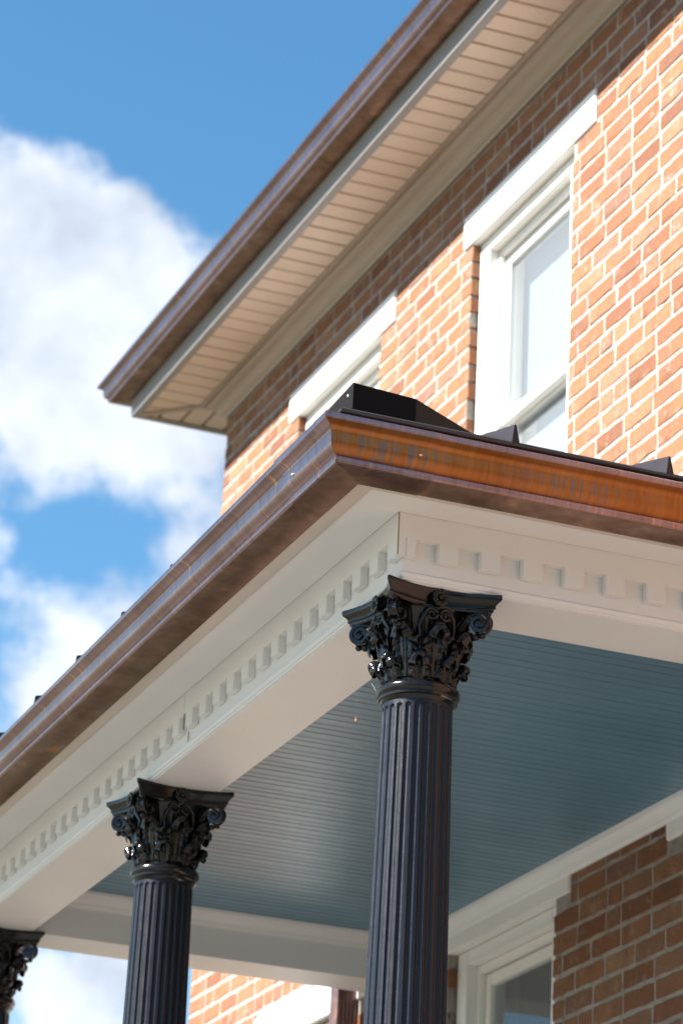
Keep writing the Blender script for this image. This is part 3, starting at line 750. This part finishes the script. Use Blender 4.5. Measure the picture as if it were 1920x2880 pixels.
# stalk between leaves
def stalks():
    m_ = MB()
    for k in range(8):
        a = R(22.5 + 45 * k)
        P = [((.089 + .006 * t + .012 * t ** 3), 0, L(-.40 + .15 * t)) for t in [i / 8 for i in range(9)]]
        m_.add(*(lambda VF: (rot(VF[0], a), VF[1]))(tube(P, [.0045 - .0015 * (i / 8) for i in range(9)], 8)))
        m_.add(*(lambda VF: (rot(VF[0], a), VF[1]))(lathe_off((.108, 0, L(-.257)), .0085, .010)))
    return m_
def lathe_off(c, r, h):
    V, F = grid(lambda u, v: (c[0] + r * math.sin(v * math.pi) * math.cos(2 * math.pi * u), c[1] + r * math.sin(v * math.pi) * math.sin(2 * math.pi * u), c[2] + h * math.cos(v * math.pi)), 12, 8, True); return V, F
m_ = stalks(); lpart('stalk', m_.V, m_.F, M_cap, cap, 60)
# corner volute: ribbon spiral in the radial plane, facing +X
def spiral(cr_, cz, R0, turns, wid0, wid1, lead, th=.0042):
    """lead: list of (r,z) leading into the spiral's outermost point (start angle)"""
    pts = list(lead); N = 54; a0 = lead_ang
    for i in range(N + 1):
        t = i / N; a = a0 - t * turns * 2 * math.pi; rr = R0 * (1 - t) ** .8 + .0035; pts.append((cr_ + rr * math.cos(a), cz + rr * math.sin(a)))
    n = len(pts); V = []; F = []
    for i, p in enumerate(pts):
        q0 = pts[max(i - 1, 0)]; q1 = pts[min(i + 1, n - 1)]; t = Vector((q1[0] - q0[0], q1[1] - q0[1])).normalized(); nn = Vector((-t.y, t.x))
        w = wid0 + (wid1 - wid0) * (i / n)
        sec = [(-w, th), (-w * .86, th * 1.35), (-w * .6, th * .6), (0, th * .4), (w * .6, th * .6), (w * .86, th * 1.35), (w, th), (w, -th), (-w, -th)]
        for (yy, tt) in sec: V.append((p[0] + nn.x * tt, yy, p[1] + nn.y * tt))
    k = 9
    F = [(i * k + j, i * k + (j + 1) % k, (i + 1) * k + (j + 1) % k, (i + 1) * k + j) for i in range(n - 1) for j in range(k)] + [tuple(range(k)), tuple((n - 1) * k + j for j in reversed(range(k)))]
    return V, F
lead_ang = math.pi * .62
VR, VZ, VRr = .166, -.2460, .0245
st = (VR + (VRr + .0035) * math.cos(lead_ang), VZ + (VRr + .0035) * math.sin(lead_ang))
lead = []
for i in range(9):
    t = i / 9; P0 = (.094, -.315); P1 = (.108, -.240); P2 = (.125, -.223); a = (1 - t) ** 3; b = 3 * t * (1 - t) ** 2; c = 3 * t * t * (1 - t); d = t ** 3
    lead.append((a * P0[0] + b * P1[0] + c * P2[0] + d * st[0], a * P0[1] + b * P1[1] + c * P2[1] + d * st[1]))
V, F = spiral(VR, VZ, VRr, 1.75, .012, .0165, lead)
V = [(x, y, L(z)) for x, y, z in V]
mv = MB(); mv.add(V, F)
# eye
Ve, Fe = tube([(VR, -.0185, L(VZ)), (VR, -.0150, L(VZ)), (VR, .0150, L(VZ)), (VR, .0185, L(VZ))], [.003, .0065, .0065, .003], 10); mv.add(Ve, Fe)
# solid web inside scroll
Ve, Fe = tube([(VR, -.0095, L(VZ)), (VR, .0095, L(VZ))], VRr * .8, 20); mv.add(Ve, Fe)
vol = mesh_s('corner_volute', mv.V, mv.F, M_cap, 45)
for k in range(4): shared('corner_volute', vol, R(45 + 90 * k), cap)
# small leaf under each corner volute and pod over
lf3 = mesh_s('corner_leaf', *thicken(*leaf(.030, .012, -.300, .1, .012, 3)), M_cap, 70)
pod = MB()
for (r_, z_, a_, b_) in ((.186, -.219, .009, .011), (.172, -.279, .009, .008), (.153, -.281, .011, .009), (.134, -.276, .011, .011)):
    pod.add(*lathe_off((r_, 0, L(z_)), a_, b_))
podm = mesh_s('scroll_pod', pod.V, pod.F, M_cap, 60)
for k in range(4): shared('scroll_pod', podm, R(45 + 90 * k), cap)
# inner helices, two per face
def helix(sgn):
    pts = []; cx_, cz_ = sgn * .019, -.243
    lead2 = [(sgn * .047, -.300), (sgn * .046, -.275), (sgn * .041, -.250), (sgn * .033, -.232)]
    N = 30; out = []
    for i in range(N + 1):
        t = i / N; a = math.pi / 2 - .6 + t * 1.5 * 2 * math.pi; rr = .0155 * (1 - t) ** .8 + .002; out.append((cx_ + sgn * rr * math.cos(a), cz_ + rr * math.sin(a)))
    path = lead2 + out
    P = [(.121 - .06 * abs(yy) - (.012 if i < 2 else 0), yy, L(zz)) for i, (yy, zz) in enumerate(path)]
    return tube(P, [.0062] * len(lead2) + [.0060 - .0030 * i / N for i in range(N + 1)], 8)
hx = MB(); hx.add(*helix(1)); hx.add(*helix(-1)); hx.add(*lathe_off((.113, 0, L(-.262)), .008, .016))
hxm = mesh_s('inner_scroll', hx.V, hx.F, M_cap, 60)
ro = MB()
for k in range(9):
    a = 2 * math.pi * k / 9; V, F = lathe_off((0, 0, 0), .0085, .005)
    V = [(.124 + .006 * math.cos(0) + z * .8, .0155 * math.cos(a) + x, L(-.198) + .0165 * math.sin(a) + y) for x, y, z in V]; ro.add(V, F)
V, F = lathe_off((0, 0, 0), .0075, .0075); V = [(.1315 + z, x, L(-.198) + y) for x, y, z in V]; ro.add(V, F)
V, F = tube([(.105, 0, L(-.198)), (.124, 0, L(-.198))], .016, 12); ro.add(V, F)
rom = mesh_s('rosette', ro.V, ro.F, M_cap, 60)
for k in range(4): shared('inner_scroll', hxm, R(90 * k), cap); shared('rosette', rom, R(90 * k), cap)

def kids(o): return [c for c in bpy.data.objects if c.parent == o]
def copy_tree(o, parent=None):
    c = o.copy(); sc.collection.objects.link(c)
    if parent is not None: c.parent = parent
    for ch in kids(o): copy_tree(ch, c)
    return c
c2 = copy_tree(col0); c2.location = (-2.185, .139, DZ); c2['label'] = 'middle black fluted column, second back from the porch corner'
c3 = copy_tree(col0); c3.location = (-4.235, .139, DZ); c3['label'] = 'farthest black fluted column, at the far end of the porch beam'
for k, q in enumerate((col0, c2, c3)):   # black caulk skirt where the abacus meets the beam
    pass

# cobweb strands and dried leaf scrap
web = empty('cobweb', (-.33, .06, -.40), 'thin pale cobweb strands hanging beside the nearest column capital', 'cobweb')
M_web = mat('cobweb_silk', (.35, .35, .35), .4)
def strand(pts, r_=.00014):
    V, F = tube(pts, r_, 4); part('strand', V, F, M_web, web)
strand([(-.275, .045, -.385), (-.29, .06, -.55), (-.25, .09, -.9), (-.20, .10, -1.45)]); strand([(-.268, .05, -.375), (-.255, .06, -.40), (-.235, .07, -.43)], .0005); strand([(-.40, .05, -.44), (-.405, .05, -.50), (-.33, .055, -.53)])
V, F = lathe_off((0, 0, 0), .0035, .006); V = [(x * 1.0 - .3, y * .5 + .024 + .002 * math.sin(z * 900), z - .470 + .002 * math.sin(x * 1500)) for x, y, z in V]
dl = link('dead_leaf', pydata('dead_leaf', V, F), mat('dry_leaf', (.45, .22, .10), .8)); dl['label'] = 'tiny curled orange-brown leaf scrap caught in the cobweb'; dl['category'] = 'leaf'
strand([(-.3, .024, -.464), (-.31, .03, -.40), (-.315, .04, -.36)])

# ------------------------------------------------------------------ bricks, placed last: the largest visible ones are parts of their own
bpy.context.view_layer.update(); dg = bpy.context.evaluated_depsgraph_get()
score = []
for i, (s0, s1, zc, v, by, fl, an) in enumerate(BR):
    vis = False
    c = Vector(((s0 + s1) / 2, YW - .006, zc)); px, py, dz_ = proj(c)
    if -20 < px < 1940 and -20 < py < 2900:
        for f in (.5, .12, .88):
            p = Vector((s0 + (s1 - s0) * f, YW - .006, zc)); d = p - CAM; h = sc.ray_cast(dg, CAM, d.normalized(), distance=d.length - .002)
            if not h[0]: vis = True; break
    if vis: score.append(((s1 - s0) / (dz_ * dz_), i))
score.sort(reverse=True); pick = set(i for _, i in score[:300])
vm = []
for (V, F) in varF:
    me = pydata('brick', V, F); me.materials.append(M_brick); me.polygons.foreach_set('use_smooth', [True] * len(me.polygons)); me.set_sharp_from_angle(angle=R(35)); vm.append(me)
SV = []; SF = []; n = 0
VA = [np.array(V) for V, F in varF]
for i, (s0, s1, zc, v, by, fl, an) in enumerate(BR):
    sx = (s1 - s0) / (BLn - MJ)
    if i in pick:
        o = bpy.data.objects.new('brick', vm[v]); sc.collection.objects.link(o); o.parent = house
        o.location = ((s0 + s1) / 2 - hb.x, by - hb.y, zc - hb.z); o.scale = (sx, 1, 1); o.rotation_euler = (0, an, 0)
    else:
        A = VA[v].copy(); A[:, 0] *= sx; A[:, 2] += A[:, 0] * -an; A += np.array([(s0 + s1) / 2 - hb.x, by - hb.y, zc - hb.z]); SV.append(A); SF += [tuple(k + n for k in f) for f in varF[v][1]]; n += len(A)
o = link('brick', pydata('brick_mass', np.concatenate(SV).tolist(), SF), M_brick, house, smooth=35); o['kind'] = 'stuff'
